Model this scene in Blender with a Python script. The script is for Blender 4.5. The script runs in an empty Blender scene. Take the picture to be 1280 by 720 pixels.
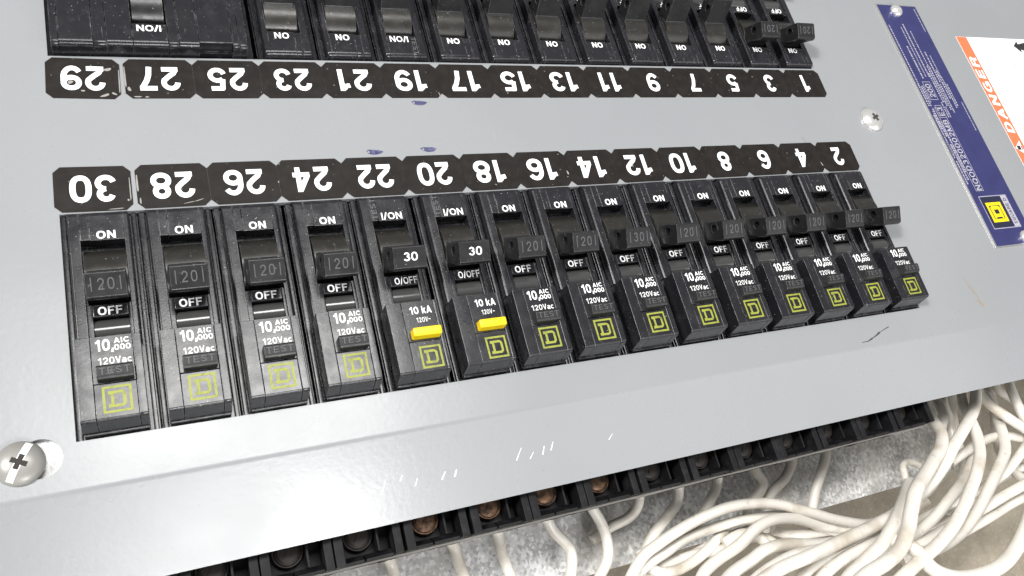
import bpy, bmesh, math, random
from mathutils import Vector, Matrix

# ---------------------------------------------------------------- camera, world, lamps, exposure
sc = bpy.context.scene
COL = sc.collection
S = 0.001                                   # everything below is written in millimetres
FOC = 1000.0                                # focal length in photo pixels (1280 wide)
RC = Matrix(((0.90528199, -0.24901964, 0.3441711),
             (-0.10009616, -0.91240138, -0.39686834),
             (0.4128502, 0.32482755, -0.85090644)))
CP = Vector((-123.31819301, -125.48549814, 207.79262544))
cam = bpy.data.cameras.new('camera')
cam_o = bpy.data.objects.new('camera', cam); COL.objects.link(cam_o)
cam.sensor_width = 36.0; cam.lens = 36.0 * FOC / 1280.0
cam.clip_start = 0.01; cam.clip_end = 50.0
mw = Matrix.Identity(4)
for i in range(3):
    mw[i][0] = RC[0][i]; mw[i][1] = -RC[1][i]; mw[i][2] = -RC[2][i]
    mw[i][3] = CP[i] * S
cam_o.matrix_world = mw
sc.camera = cam_o

world = bpy.data.worlds.new('World'); sc.world = world; world.use_nodes = True
bg = world.node_tree.nodes['Background']
bg.inputs[0].default_value = (0.97, 0.985, 1.0, 1); bg.inputs[1].default_value = 0.31

def area(name, loc, target, sx, sy, power, color=(1, 1, 1)):
    l = bpy.data.lights.new(name, 'AREA'); l.shape = 'RECTANGLE'
    l.size = sx; l.size_y = sy; l.energy = power; l.color = color
    o = bpy.data.objects.new(name, l); COL.objects.link(o)
    o.location = loc
    o.rotation_euler = (Vector(target) - Vector(loc)).to_track_quat('-Z', 'Y').to_euler()
    return o
area('ceiling_light', (0.0, 0.26, 1.25), (0.0, 0.26, 0.0), 0.58, 0.34, 11.5, (1.0, 0.99, 0.97))
area('side_light', (-1.70, 0.42, 1.75), (0.05, -0.02, 0.0), 0.70, 0.70, 48.0, (1.0, 0.99, 0.975))
area('flange_fill', (0.95, -1.10, 0.90), (0.1, -0.095, 0.0), 1.20, 1.00, 7.0, (1.0, 0.99, 0.98))  # unseen fill lamp, added to brighten the sloping flange
area('work_light', (0.01, -1.06, 0.735), (-0.1, -0.095, 0.0), 0.40, 0.24, 9.5, (1.0, 0.99, 0.98))
area('lamp_spot', (-1.60, 0.36, 1.70), (0.05, -0.05, 0.0), 0.14, 0.14, 30.0, (1.0, 0.97, 0.92))
sc.view_settings.view_transform = 'Standard'; sc.view_settings.look = 'None'
sc.view_settings.exposure = 0.0; sc.view_settings.gamma = 1.0
sc.view_settings.use_curve_mapping = False
sc.render.engine = 'CYCLES'

# ---------------------------------------------------------------- helpers
rnd = random.Random(7)

def at(u, v, z):
    """point at height z (mm) seen at photo pixel u, v: measures positions off the photo"""
    d = Vector(((u - 640) / FOC, (v - 360) / FOC, 1.0))
    w = Vector((sum(RC[k][i] * d[k] for k in range(3)) for i in range(3)))
    return CP + w * ((z - CP.z) / w.z)

def obj(name, bm, mat, parent=None, loc=(0, 0, 0), rot=(0, 0, 0), smooth=32):
    me = bpy.data.meshes.new(name)
    for v in bm.verts: v.co *= S
    bm.normal_update(); bm.to_mesh(me); bm.free()
    if smooth:
        me.polygons.foreach_set('use_smooth', [True] * len(me.polygons))
        me.set_sharp_from_angle(angle=math.radians(smooth))
    o = bpy.data.objects.new(name, me); COL.objects.link(o)
    if mat: me.materials.append(mat)
    if smooth and len(me.polygons) < 4000:
        wn = o.modifiers.new('weighted_normals', 'WEIGHTED_NORMAL'); wn.keep_sharp = True; wn.weight = 80
    o.location = Vector(loc) * S; o.rotation_euler = rot
    if parent: o.parent = parent
    return o

def tag(o, label, cat=None, group=None, kind=None):
    if label: o['label'] = label
    if cat: o['category'] = cat
    if group: o['group'] = group
    if kind: o['kind'] = kind
    return o

def merge(bm, part):
    me = bpy.data.meshes.new('tmp'); part.to_mesh(me); part.free()
    bm.from_mesh(me); bpy.data.meshes.remove(me)

def box(bm, x0, x1, y0, y1, z0, z1, bev=0.0, seg=2):
    b = bmesh.new()
    bmesh.ops.create_cube(b, size=1)
    for v in b.verts:
        v.co = Vector((x0 + (v.co.x + .5) * (x1 - x0), y0 + (v.co.y + .5) * (y1 - y0), z0 + (v.co.z + .5) * (z1 - z0)))
    if bev: bmesh.ops.bevel(b, geom=b.edges[:], offset=bev, segments=seg, profile=.5, affect='EDGES')
    merge(bm, b)

def prism_x(bm, prof, x0, x1, bev=0.0, seg=2):
    """profile of (y, z) points swept along x"""
    b = bmesh.new()
    A = [b.verts.new((x0, y, z)) for y, z in prof]; B = [b.verts.new((x1, y, z)) for y, z in prof]
    n = len(prof)
    b.faces.new(A); b.faces.new(B[::-1])
    for i in range(n): b.faces.new((A[i], B[i], B[(i + 1) % n], A[(i + 1) % n]))
    bmesh.ops.recalc_face_normals(b, faces=b.faces[:])
    if bev: bmesh.ops.bevel(b, geom=b.edges[:], offset=bev, segments=seg, profile=.5, affect='EDGES')
    merge(bm, b)

def prism_y(bm, prof, y0, y1, bev=0.0, seg=2):
    """profile of (x, z) points swept along y"""
    b = bmesh.new()
    A = [b.verts.new((x, y0, z)) for x, z in prof]; B = [b.verts.new((x, y1, z)) for x, z in prof]
    n = len(prof)
    b.faces.new(A); b.faces.new(B[::-1])
    for i in range(n): b.faces.new((A[i], B[i], B[(i + 1) % n], A[(i + 1) % n]))
    bmesh.ops.recalc_face_normals(b, faces=b.faces[:])
    if bev: bmesh.ops.bevel(b, geom=b.edges[:], offset=bev, segments=seg, profile=.5, affect='EDGES')
    merge(bm, b)

def sheet(bm, loops, z, t):
    """flat shape with holes, top at z, thickness t downwards"""
    b = bmesh.new(); edges = []
    for lp in loops:
        vs = [b.verts.new((x, y, z)) for x, y in lp]
        for i in range(len(vs)): edges.append(b.edges.new((vs[i], vs[(i + 1) % len(vs)])))
    bmesh.ops.triangle_fill(b, use_beauty=True, use_dissolve=False, edges=edges, normal=(0, 0, 1))
    for f in b.faces:
        f.normal_update()
        if f.normal.z < 0: f.normal_flip()
    if t:
        r = bmesh.ops.extrude_face_region(b, geom=b.faces[:], use_keep_orig=True)
        for v in [g for g in r['geom'] if isinstance(g, bmesh.types.BMVert)]: v.co.z -= t
        bmesh.ops.recalc_face_normals(b, faces=b.faces[:])
    merge(bm, b)

def lathe(bm, prof, n=40, cx=0, cy=0):
    """profile of (r, z) round a vertical axis; first and last r may be 0"""
    rings = []
    for r, z in prof:
        if r < 1e-6: rings.append([bm.verts.new((cx, cy, z))])
        else: rings.append([bm.verts.new((cx + r * math.cos(2 * math.pi * k / n), cy + r * math.sin(2 * math.pi * k / n), z)) for k in range(n)])
    for a, b in zip(rings, rings[1:]):
        for k in range(n):
            k2 = (k + 1) % n
            if len(a) == 1 and len(b) == 1: continue
            if len(a) == 1: bm.faces.new((a[0], b[k2], b[k]))
            elif len(b) == 1: bm.faces.new((a[k], a[k2], b[0]))
            else: bm.faces.new((a[k], a[k2], b[k2], b[k]))

def catmull(pts, n=8):
    P = [Vector(p) for p in pts]; P = [P[0] * 2 - P[1]] + P + [P[-1] * 2 - P[-2]]; out = []
    for i in range(1, len(P) - 2):
        for k in range(n):
            t = k / n
            a, b, c, d = P[i - 1], P[i], P[i + 1], P[i + 2]
            out.append(.5 * ((2 * b) + (c - a) * t + (2 * a - 5 * b + 4 * c - d) * t * t + (3 * b - a - 3 * c + d) * t ** 3))
    out.append(P[-2]); return out

def tube(bm, pts, r, n=12):
    rings = []; up = Vector((0.13, 0.2, 0.97))
    for i, p in enumerate(pts):
        t = (pts[min(i + 1, len(pts) - 1)] - pts[max(i - 1, 0)]).normalized()
        u = (up - t * up.dot(t)).normalized(); up = u; w = t.cross(u)
        rings.append([bm.verts.new(p + (u * math.cos(2 * math.pi * k / n) + w * math.sin(2 * math.pi * k / n)) * r) for k in range(n)])
    for a, b in zip(rings, rings[1:]):
        for k in range(n): bm.faces.new((a[k], a[(k + 1) % n], b[(k + 1) % n], b[k]))
    bm.faces.new(rings[0][::-1]); bm.faces.new(rings[-1])

# ---------------------------------------------------------------- lettering: bold strokes drawn as ribbons
def arc(cx, cy, rx, ry, a0, a1, n=14, e=2.0):
    out = []
    for k in range(n + 1):
        a = math.radians(a0 + (a1 - a0) * k / n); c, s = math.cos(a), math.sin(a)
        if e != 2.0:
            c = math.copysign(abs(c) ** (2 / e), c); s = math.copysign(abs(s) ** (2 / e), s)
        out.append((cx + rx * c, cy + ry * s))
    return out
H = .095
def ell(cx, cy, rx, ry, e=2.3): return ('c', arc(cx, cy, rx, ry, 90, 450, 28, e)[:-1])
G = {
 '0': (.68, [ell(.34, .5, .245, .405, 2.5)]),
 '1': (.56, [('o', [(.38, 0), (.38, 1)]), ('o', [(.08, .75), (.22, .77), (.33, .9)])]),
 '2': (.68, [('o', arc(.34, .665, .235, .24, 180, -25) + [(.42, .43), (.22, .26), (.15, .12)]), ('o', [(.06, H), (.62, H)])]),
 '3': (.68, [('o', arc(.335, .71, .2, .195, 165, -90)), ('o', arc(.335, .31, .24, .215, 90, -168))]),
 '4': (.68, [('o', [(.46, 0), (.46, 1)]), ('o', [(.03, .3), (.66, .3)]), ('o', [(.44, .93), (.1, .32)])]),
 '5': (.68, [('o', [(.14, .905), (.6, .905)]), ('o', [(.2, .95), (.15, .5)]), ('o', [(.15, .5)] + arc(.335, .33, .25, .235, 125, -165))]),
 '6': (.68, [ell(.34, .31, .24, .215, 2.1), ('o', arc(.37, .55, .27, .36, 35, 185) + [(.1, .36)])]),
 '7': (.66, [('o', [(.05, .905), (.63, .905)]), ('o', [(.55, .88), (.4, .62), (.31, .36), (.27, 0)])]),
 '8': (.68, [ell(.34, .715, .2, .19, 2.1), ell(.34, .305, .245, .21, 2.1)]),
 '9': (.68, [ell(.34, .69, .24, .215, 2.1), ('o', arc(.31, .45, .27, .36, 215, 365) + [(.58, .64)])]),
 'O': (.8, [ell(.4, .5, .305, .405)]), 'Q': (.8, [ell(.4, .5, .305, .405), ('o', [(.45, .28), (.7, .0)])]),
 'N': (.74, [('o', [(.1, 0), (.1, 1)]), ('o', [(.64, 0), (.64, 1)]), ('o', [(.12, .95), (.62, .05)])]),
 'F': (.62, [('o', [(.1, 0), (.1, 1)]), ('o', [(.1, .905), (.6, .905)]), ('o', [(.1, .5), (.54, .5)])]),
 'E': (.64, [('o', [(.1, 0), (.1, 1)]), ('o', [(.1, .905), (.62, .905)]), ('o', [(.1, .5), (.57, .5)]), ('o', [(.1, .095), (.63, .095)])]),
 'I': (.2, [('o', [(.1, 0), (.1, 1)])]), '/': (.36, [('o', [(.03, -.02), (.33, 1.02)])]),
 'D': (.74, [('o', [(.1, 0), (.1, 1)]), ('o', [(.1, .905), (.34, .905)] + arc(.34, .5, .3, .405, 85, -85) + [(.34, .095), (.1, .095)])]),
 'A': (.76, [('o', [(.08, 0), (.38, .97)]), ('o', [(.68, 0), (.38, .97)]), ('o', [(.18, .27), (.58, .27)])]),
 'R': (.74, [('o', [(.1, 0), (.1, 1)]), ('o', [(.1, .905), (.42, .905)] + arc(.42, .7, .2, .205, 85, -85) + [(.42, .495), (.1, .495)]), ('o', [(.42, .48), (.56, .38), (.62, 0)])]),
 'G': (.8, [('o', arc(.4, .5, .305, .405, 45, 345, 22, 2.2)), ('o', [(.42, .45), (.72, .45)]), ('o', [(.7, .45), (.7, 0)])]),
 'C': (.78, [('o', arc(.4, .5, .305, .405, 38, 322, 22, 2.2))]), 'T': (.62, [('o', [(.31, 0), (.31, 1)]), ('o', [(0, .905), (.62, .905)])]),
 'S': (.68, [('o', arc(.34, .71, .235, .195, 20, 200) + [(.16, .6), (.34, .51), (.52, .42)] + arc(.34, .29, .24, .195, 20, -165))]),
 'V': (.7, [('o', [(.07, 1), (.35, .03)]), ('o', [(.63, 1), (.35, .03)])]), 'M': (.88, [('o', [(.1, 0), (.1, 1)]), ('o', [(.78, 0), (.78, 1)]), ('o', [(.12, .95), (.44, .08)]), ('o', [(.76, .95), (.44, .08)])]),
 'B': (.74, [('o', [(.1, 0), (.1, 1)]), ('o', [(.1, .905), (.4, .905)] + arc(.4, .71, .18, .195, 85, -85) + [(.4, .51), (.1, .51)]), ('o', [(.4, .5)] + arc(.42, .3, .21, .205, 85, -85) + [(.4, .095), (.1, .095)])]),
 'U': (.74, [('o', [(.1, 1), (.1, .4)] + arc(.37, .36, .27, .265, 180, 360) + [(.64, 1)])]),
 'a': (.6, [ell(.27, .22, .18, .15), ('o', [(.12, .57), (.28, .64), (.46, .58), (.5, .42), (.5, 0)])]),
 'c': (.58, [('o', arc(.31, .36, .22, .275, 42, 318, 18))]),
 'k': (.6, [('o', [(.1, 0), (.1, 1)]), ('o', [(.16, .33), (.52, .72)]), ('o', [(.27, .42), (.53, 0)])]),
 '~': (.6, [('o', [(.05, .45), (.18, .55), (.3, .5), (.42, .45), (.55, .55)])]),
 ',': (.24, [('o', [(.15, .18), (.13, .0), (.05, -.16)])]), '!': (.2, [('o', [(.1, .32), (.1, 1)]), ('o', [(.1, 0), (.1, .18)])]),
}

def ribbon(bm, path, hw, closed, z0, t, sx, sy, ox, oy):
    n = len(path); L = []
    for i in range(n):
        p = Vector(path[i]).to_2d()
        a = Vector(path[i - 1]) if (i > 0 or closed) else None
        c = Vector(path[(i + 1) % n]) if (i < n - 1 or closed) else None
        d1 = (p - a).normalized() if a is not None else None
        d2 = (c - p).normalized() if c is not None else None
        if d1 is None: d1 = d2
        if d2 is None: d2 = d1
        m = (d1 + d2)
        m = m.normalized() if m.length > 1e-4 else d1
        nn = Vector((-m.y, m.x)); k = max(.55, nn.dot(Vector((-d1.y, d1.x))))
        L.append((p + nn * hw / k, p - nn * hw / k))
    up = []; dn = []
    for i, (l, r) in enumerate(L):
        z = z0 + .004 * i / n
        up.append([bm.verts.new((q.x * sx + ox, q.y * sy + oy, z)) for q in (l, r)])
        if t: dn.append([bm.verts.new((q.x * sx + ox, q.y * sy + oy, z - t)) for q in (l, r)])
    for i in range(n if closed else n - 1):
        j = (i + 1) % n
        bm.faces.new((up[i][0], up[i][1], up[j][1], up[j][0]))
        if t:
            bm.faces.new((up[i][1], dn[i][1], dn[j][1], up[j][1])); bm.faces.new((dn[i][0], up[i][0], up[j][0], dn[j][0]))
    if t and not closed:
        bm.faces.new((up[0][0], dn[0][0], dn[0][1], up[0][1])); bm.faces.new((up[-1][1], dn[-1][1], dn[-1][0], up[-1][0]))

def letters(bm, s, w, h, cx=0, cy=0, z=0.012, weight=.19, gap=.085, t=0.0, italic=0.0):
    """the string s fitted to a box w x h centred on cx, cy"""
    adv = sum((G[c][0] if c != ' ' else .3) + gap for c in s) - gap
    sx = w / adv; sy = h; x = 0; k = 0
    for c in s:
        if c == ' ': x += .3 + gap; continue
        gw, strokes = G[c]
        for kind, path in strokes:
            ribbon(bm, [(px + x + italic * (py - .5), py) for px, py in path], weight / 2, kind == 'c', z + .006 * (k % 3), t, sx, sy, cx - w / 2, cy - h / 2); k += 1
        x += gw + gap

def text(name, s, w, h, mat, parent, loc, rot=(0, 0, 0), **kw):
    bm = bmesh.new(); letters(bm, s, w, h, **kw)
    return obj(name, bm, mat, parent, loc, rot, smooth=0)

# ---------------------------------------------------------------- materials
def mat(name, color, rough=.5, metal=0.0, spec=.5):
    m = bpy.data.materials.new(name); m.use_nodes = True
    p = m.node_tree.nodes['Principled BSDF']
    p.inputs['Base Color'].default_value = (*color, 1); p.inputs['Roughness'].default_value = rough
    p.inputs['Metallic'].default_value = metal; p.inputs['Specular IOR Level'].default_value = spec
    return m, m.node_tree, p
def N(nt, t, **kw):
    n = nt.nodes.new(t)
    for k, v in kw.items():
        if k in n.inputs: n.inputs[k].default_value = v
        else: setattr(n, k, v)
    return n
def coords(nt, scale=(1, 1, 1), rnd_obj=True):
    tc = N(nt, 'ShaderNodeTexCoord'); mp = N(nt, 'ShaderNodeMapping'); mp.inputs['Scale'].default_value = scale
    nt.links.new(tc.outputs['Object'], mp.inputs['Vector'])
    if rnd_obj:
        oi = N(nt, 'ShaderNodeObjectInfo'); mu = N(nt, 'ShaderNodeMath', operation='MULTIPLY'); mu.inputs[1].default_value = 37.0
        nt.links.new(oi.outputs['Random'], mu.inputs[0]); cb = N(nt, 'ShaderNodeCombineXYZ')
        nt.links.new(mu.outputs[0], cb.inputs[0]); nt.links.new(mu.outputs[0], cb.inputs[1]); nt.links.new(cb.outputs[0], mp.inputs['Location'])
    return mp.outputs['Vector']
def noise(nt, vec, scale, detail=4, rough=.55):
    n = N(nt, 'ShaderNodeTexNoise'); n.inputs['Scale'].default_value = scale; n.inputs['Detail'].default_value = detail; n.inputs['Roughness'].default_value = rough
    nt.links.new(vec, n.inputs['Vector']); return n.outputs['Fac']
def ramp(nt, fac, a, b, c0=(0, 0, 0), c1=(1, 1, 1)):
    r = N(nt, 'ShaderNodeValToRGB'); e = r.color_ramp.elements
    e[0].position = a; e[0].color = (*c0, 1); e[1].position = b; e[1].color = (*c1, 1)
    nt.links.new(fac, r.inputs[0]); return r.outputs[0]
def mixc(nt, fac, a, b, mode='MIX'):
    m = N(nt, 'ShaderNodeMix', data_type='RGBA', blend_type=mode)
    for s, v in ((0, fac), (6, a), (7, b)):
        if hasattr(v, 'links'): nt.links.new(v, m.inputs[s])
        elif s == 0: m.inputs[0].default_value = v
        else: m.inputs[s].default_value = (*v, 1)
    return m.outputs[2]
def mul(nt, a, b, op='MULTIPLY'):
    m = N(nt, 'ShaderNodeMath', operation=op)
    for i, v in enumerate((a, b)):
        if hasattr(v, 'links'): nt.links.new(v, m.inputs[i])
        else: m.inputs[i].default_value = v
    return m.outputs[0]
def bump(nt, p, h, strength, dist):
    b = N(nt, 'ShaderNodeBump'); b.inputs['Strength'].default_value = strength; b.inputs['Distance'].default_value = dist
    nt.links.new(h, b.inputs['Height']); nt.links.new(b.outputs[0], p.inputs['Normal'])

# grey enamel of the cover
PAINT, nt, p = mat('grey_enamel', (.26, .27, .28), .26)
v = coords(nt, rnd_obj=False)
c = mixc(nt, ramp(nt, noise(nt, v, 9), .3, .7), (.230, .239, .249), (.254, .263, .272))
c = mixc(nt, ramp(nt, noise(nt, v, 900, 2), .70, .74), c, (.22, .22, .215))
nt.links.new(c, p.inputs['Base Color'])
nt.links.new(ramp(nt, noise(nt, v, 25, 5), .25, .8, (.20,) * 3, (.34,) * 3), p.inputs['Roughness'])
bump(nt, p, mul(nt, noise(nt, v, 650, 2), mul(nt, noise(nt, v, 18, 1), 4.0), 'ADD'), .09, .0003)

# black moulded plastic with dust, scuffs and rubbed edges
def black(name, base, dusty, rough0=.18, rough1=.30, edge=.7):
    m, nt, p = mat(name, base, .4)
    v = coords(nt)
    vs = coords(nt, (1, .12, 1))
    dust = ramp(nt, noise(nt, v, 190, 7, .75), .52, .78)
    c = mixc(nt, mul(nt, dust, .5), base, dusty)
    scr = ramp(nt, noise(nt, vs, 900, 3, .6), .69, .735)
    c = mixc(nt, mul(nt, scr, .5), c, (.16, .16, .165))
    speck = ramp(nt, noise(nt, v, 1700, 1), .75, .78)
    c = mixc(nt, mul(nt, speck, .8), c, (.30, .295, .29))
    bv = N(nt, 'ShaderNodeBevel', samples=4); bv.inputs['Radius'].default_value = .00032
    ge = N(nt, 'ShaderNodeNewGeometry'); dt = N(nt, 'ShaderNodeVectorMath', operation='DOT_PRODUCT')
    nt.links.new(bv.outputs[0], dt.inputs[0]); nt.links.new(ge.outputs['Normal'], dt.inputs[1])
    em = ramp(nt, dt.outputs['Value'], .86, .985, (1, 1, 1), (0, 0, 0))
    em = mul(nt, em, ramp(nt, noise(nt, v, 330, 4, .7), .42, .62))
    c = mixc(nt, mul(nt, em, edge), c, (.24, .24, .25))
    nt.links.new(c, p.inputs['Base Color'])
    nt.links.new(ramp(nt, noise(nt, v, 220, 5), .3, .7, (rough0,) * 3, (rough1,) * 3), p.inputs['Roughness'])
    bump(nt, p, noise(nt, v, 1500, 2), .12, .0001)
    return m
BLACK = black('black_plastic', (.012, .012, .0145), (.050, .050, .057))
BLACK2 = black('handle_plastic', (.013, .013, .014), (.035, .034, .034), .24, .42, .55)
DRUM = black('drum_plastic', (.018, .017, .0145), (.05, .047, .038), .24, .4, .3)
DEEP_SHADE, nt, p = mat('terminal_shade_black', (.006, .006, .007), .55, 0, .25)  # darker black: the cover's shadow painted into the terminal housings
c = mixc(nt, ramp(nt, noise(nt, coords(nt), 260, 5, .7), .5, .75), (.005, .005, .006), (.018, .018, .02)); nt.links.new(c, p.inputs['Base Color'])
LENS, _, _ = mat('clear_smoked_plastic', (.05, .05, .05), .16, 0, .8)
BUTTON = black('test_button_plastic', (.013, .013, .014), (.03, .03, .03), .35, .5, .4)
EMBOSS, _, _ = mat('moulded_mark', (.078, .078, .082), .4)
SEAM, _, _ = mat('seam_black', (.006, .006, .006), .7)
WHITE, nt, p = mat('white_print', (.82, .82, .82), .5)
c = mixc(nt, ramp(nt, noise(nt, coords(nt), 700, 4), .62, .72), (.82, .82, .82), (.45, .44, .43)); nt.links.new(c, p.inputs['Base Color'])
LIME, nt, p = mat('lime_print', (.36, .40, .04), .5)
c = mixc(nt, ramp(nt, noise(nt, coords(nt), 600, 4, .7), .50, .72), (.25, .27, .035), (.12, .13, .035)); nt.links.new(c, p.inputs['Base Color'])
YELLOW, nt, p = mat('yellow_plastic', (.82, .58, .005), .35)
c = mixc(nt, ramp(nt, noise(nt, coords(nt), 350, 4), .5, .8), (.84, .60, .004), (.62, .42, .01)); nt.links.new(c, p.inputs['Base Color'])
TAG, nt, p = mat('brown_black_label', (.022, .018, .015), .45, 0, .15)
v = coords(nt)
c = mixc(nt, ramp(nt, noise(nt, v, 260, 5), .4, .7), (.012, .010, .009), (.019, .016, .014))
c = mixc(nt, mul(nt, ramp(nt, noise(nt, v, 900, 3), .70, .74), .8), c, (.35, .32, .29)); nt.links.new(c, p.inputs['Base Color'])
NAVY, nt, p = mat('navy_plate', (.04, .042, .19), .35, .15)
c = mixc(nt, ramp(nt, noise(nt, coords(nt), 120, 4), .3, .7), (.026, .028, .105), (.034, .036, .13)); nt.links.new(c, p.inputs['Base Color'])
ALU, _, _ = mat('bare_aluminium', (.75, .74, .72), .3, .9)
PLATE_TEXT, _, _ = mat('plate_silver_print', (.34, .33, .38), .45)
LOGO_DARK, _, _ = mat('plate_dark_blue', (.012, .014, .035), .4)
STICKER, _, _ = mat('white_sticker', (.84, .85, .85), .4)
ORANGE, _, _ = mat('safety_orange', (.80, .155, .065), .45)
FINE, _, _ = mat('grey_fine_print', (.20, .20, .21), .6)
WORN, _, _ = mat('worn_label_backing', (.24, .23, .215), .6)
INKBLACK, _, _ = mat('black_print', (.02, .02, .02), .5)
INK, nt, p = mat('navy_ink', (.03, .03, .10), .55)
c = mixc(nt, ramp(nt, noise(nt, coords(nt, rnd_obj=False), 900, 3), .4, .65), (.022, .022, .085), (.09, .09, .17)); nt.links.new(c, p.inputs['Base Color'])
CHIP, _, _ = mat('white_glint', (.88, .88, .88), .3)  # white for painted reflections on the flange and the screw slot
SCUFF, _, _ = mat('dark_scuff', (.035, .035, .035), .6)
RUST, _, _ = mat('brown_stain', (.26, .2, .13), .6)
BRASS, nt, p = mat('brass_screw', (.4, .22, .11), .5, .7)
c = mixc(nt, ramp(nt, noise(nt, coords(nt), 500, 4), .4, .65), (.15, .085, .05), (.03, .024, .02)); nt.links.new(c, p.inputs['Base Color'])
SHADE_SCREW, _, _ = mat('shaded_screw', (.016, .013, .011), .6, .3)  # near-black puts the shade under the cover into the screw colour
SCREWP, nt, p = mat('painted_screw', (.30, .29, .27), .34, .1)
v = coords(nt); c = mixc(nt, ramp(nt, noise(nt, v, 90, 5), .35, .7), (.30, .29, .27), (.22, .215, .20)); nt.links.new(c, p.inputs['Base Color'])
ZINC, _, _ = mat('zinc_screw', (.88, .87, .85), .22, .75)
GALV, nt, p = mat('galvanised_steel', (.7, .7, .7), .45, .35)
v = coords(nt, rnd_obj=False)
vo = N(nt, 'ShaderNodeTexVoronoi'); vo.inputs['Scale'].default_value = 900; nt.links.new(v, vo.inputs['Vector'])
c = mixc(nt, ramp(nt, vo.outputs['Color'], .2, .9), (.50, .50, .50), (.95, .95, .95))
c = mixc(nt, ramp(nt, noise(nt, v, 40, 5), .45, .75), c, (.55, .53, .49)); nt.links.new(c, p.inputs['Base Color'])
nt.links.new(ramp(nt, vo.outputs['Color'], 0, 1, (.36,) * 3, (.62,) * 3), p.inputs['Roughness'])
bump(nt, p, noise(nt, v, 700, 3), .35, .0004)
BENCH, nt, p = mat('brown_board', (.17, .145, .11), .7)
v = coords(nt, rnd_obj=False)
c = mixc(nt, ramp(nt, noise(nt, v, 60, 6, .6), .3, .7), (.20, .172, .13), (.33, .29, .225))
c = mixc(nt, mul(nt, ramp(nt, noise(nt, v, 500, 4, .7), .52, .75), .7), c, (.42, .38, .31)); nt.links.new(c, p.inputs['Base Color'])
bump(nt, p, noise(nt, v, 500, 5), .4, .0008)
STRIP, nt, p = mat('grey_strip', (.22, .21, .195), .5, .3)
WIRE, nt, p = mat('white_insulation', (.80, .77, .70), .34)
v = coords(nt)
c = mixc(nt, ramp(nt, noise(nt, v, 70, 5), .52, .78), (.66, .63, .575), (.40, .34, .26))
c = mixc(nt, mul(nt, ramp(nt, noise(nt, v, 420, 4, .7), .60, .72), .6), c, (.40, .34, .26)); nt.links.new(c, p.inputs['Base Color'])

# ---------------------------------------------------------------- setting
bm = bmesh.new(); box(bm, -700, 900, -700, 700, -130, -112)
tag(obj('floor', bm, BENCH, smooth=0), None, kind='structure')

# ---------------------------------------------------------------- panel cover
P = 19.05; X0 = -7.5 * P
CY = 12.6                                             # the two rows mirror about this line
OPEN_X0, OPEN_X1, OPEN_Y0, OPEN_Y1 = -141.9, 140.9, -72.4, -12.4
def rect(x0, x1, y0, y1): return [(x0, y0), (x1, y0), (x1, y1), (x0, y1)]
bm = bmesh.new()
TH = 1.6; YB = -83.7; ANG = math.radians(28.5); BR = 2.6; TT = BR * math.tan(ANG / 2)
hole = [(-149.3 + 4.6 * math.cos(a), -75.0 + 4.6 * math.sin(a)) for a in [2 * math.pi * k / 28 for k in range(28)]]
sheet(bm, [rect(-340, 450, YB + TT, 200), rect(OPEN_X0, OPEN_X1, OPEN_Y0, OPEN_Y1),
           rect(OPEN_X0, OPEN_X1, 2 * CY - OPEN_Y1, 2 * CY - OPEN_Y0), hole], 0, TH)
top = [(YB + TT, 0), (YB + TT - .05, 0)]
for k in range(11):
    a = ANG * k / 10; top.append((YB + TT - .06 - BR * math.sin(a), -BR * (1 - math.cos(a))))
ye, ze = top[-1]
for d in (.3, 6, 12, 18, 24.0): top.append((ye - d * math.cos(ANG), ze - d * math.sin(ANG)))
bot = []
for i, (y, z) in enumerate(top):
    a = 0 if i < 2 else min(ANG, ANG * (i - 2) / 10)
    bot.append((y + TH * math.sin(a), z - TH * math.cos(a)))
prism_x(bm, top + bot[::-1], -340, 450)
cover = obj('panel_cover', bm, PAINT, smooth=20)
tag(cover, 'grey enamelled steel panel cover with two rows of black breakers set through it', 'panel cover')

def dab(x, y, l, w, ang):
    n = 22; pts = []
    for k in range(n):
        a = 2 * math.pi * k / n; rr = 1 + .10 * math.sin(3 * a + x) + .06 * math.sin(7 * a)
        px, py = math.copysign(abs(math.cos(a)) ** .7, math.cos(a)) * l * rr, math.sin(a) * w * rr
        pts.append((x + px * math.cos(ang) - py * math.sin(ang), y + px * math.sin(ang) + py * math.cos(ang)))
    return pts
CHIPS = {29: [(6.2, 3.2, 1.0, .45, .3), (5.2, -5.6, 1.2, .35, .4), (7.6, -5.0, .7, .3, -.5), (-3.2, -1.4, .7, .5, .6), (9.0, -1.0, .16, 4.0, 0), (-.2, -4.2, .5, .25, 0)],
         27: [(-9.0, .4, .2, 3.6, 0), (-8.2, -3.6, .4, .7, .3), (-6.2, -6.2, 1.0, .2, 0), (-3.8, -6.3, .5, .2, 0)],
         30: [(8.8, -.6, .14, 3.6, 0), (5.2, -6.3, 1.8, .14, .05), (8.2, -3.8, .25, .3, 0)],
         28: [(-8.9, 1.0, .25, 2.6, 0), (-8.5, -4.4, .2, .9, 0), (3.6, -5.6, 1.5, .10, .2), (6.2, -5.0, 1.2, .12, .3)],
         16: [(9.0, -1.8, .3, .7, .2)], 4: [(9.0, -3.2, .25, .9, .3)], 19: [(8.6, -5.4, .14, .8, .2)]}
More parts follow.
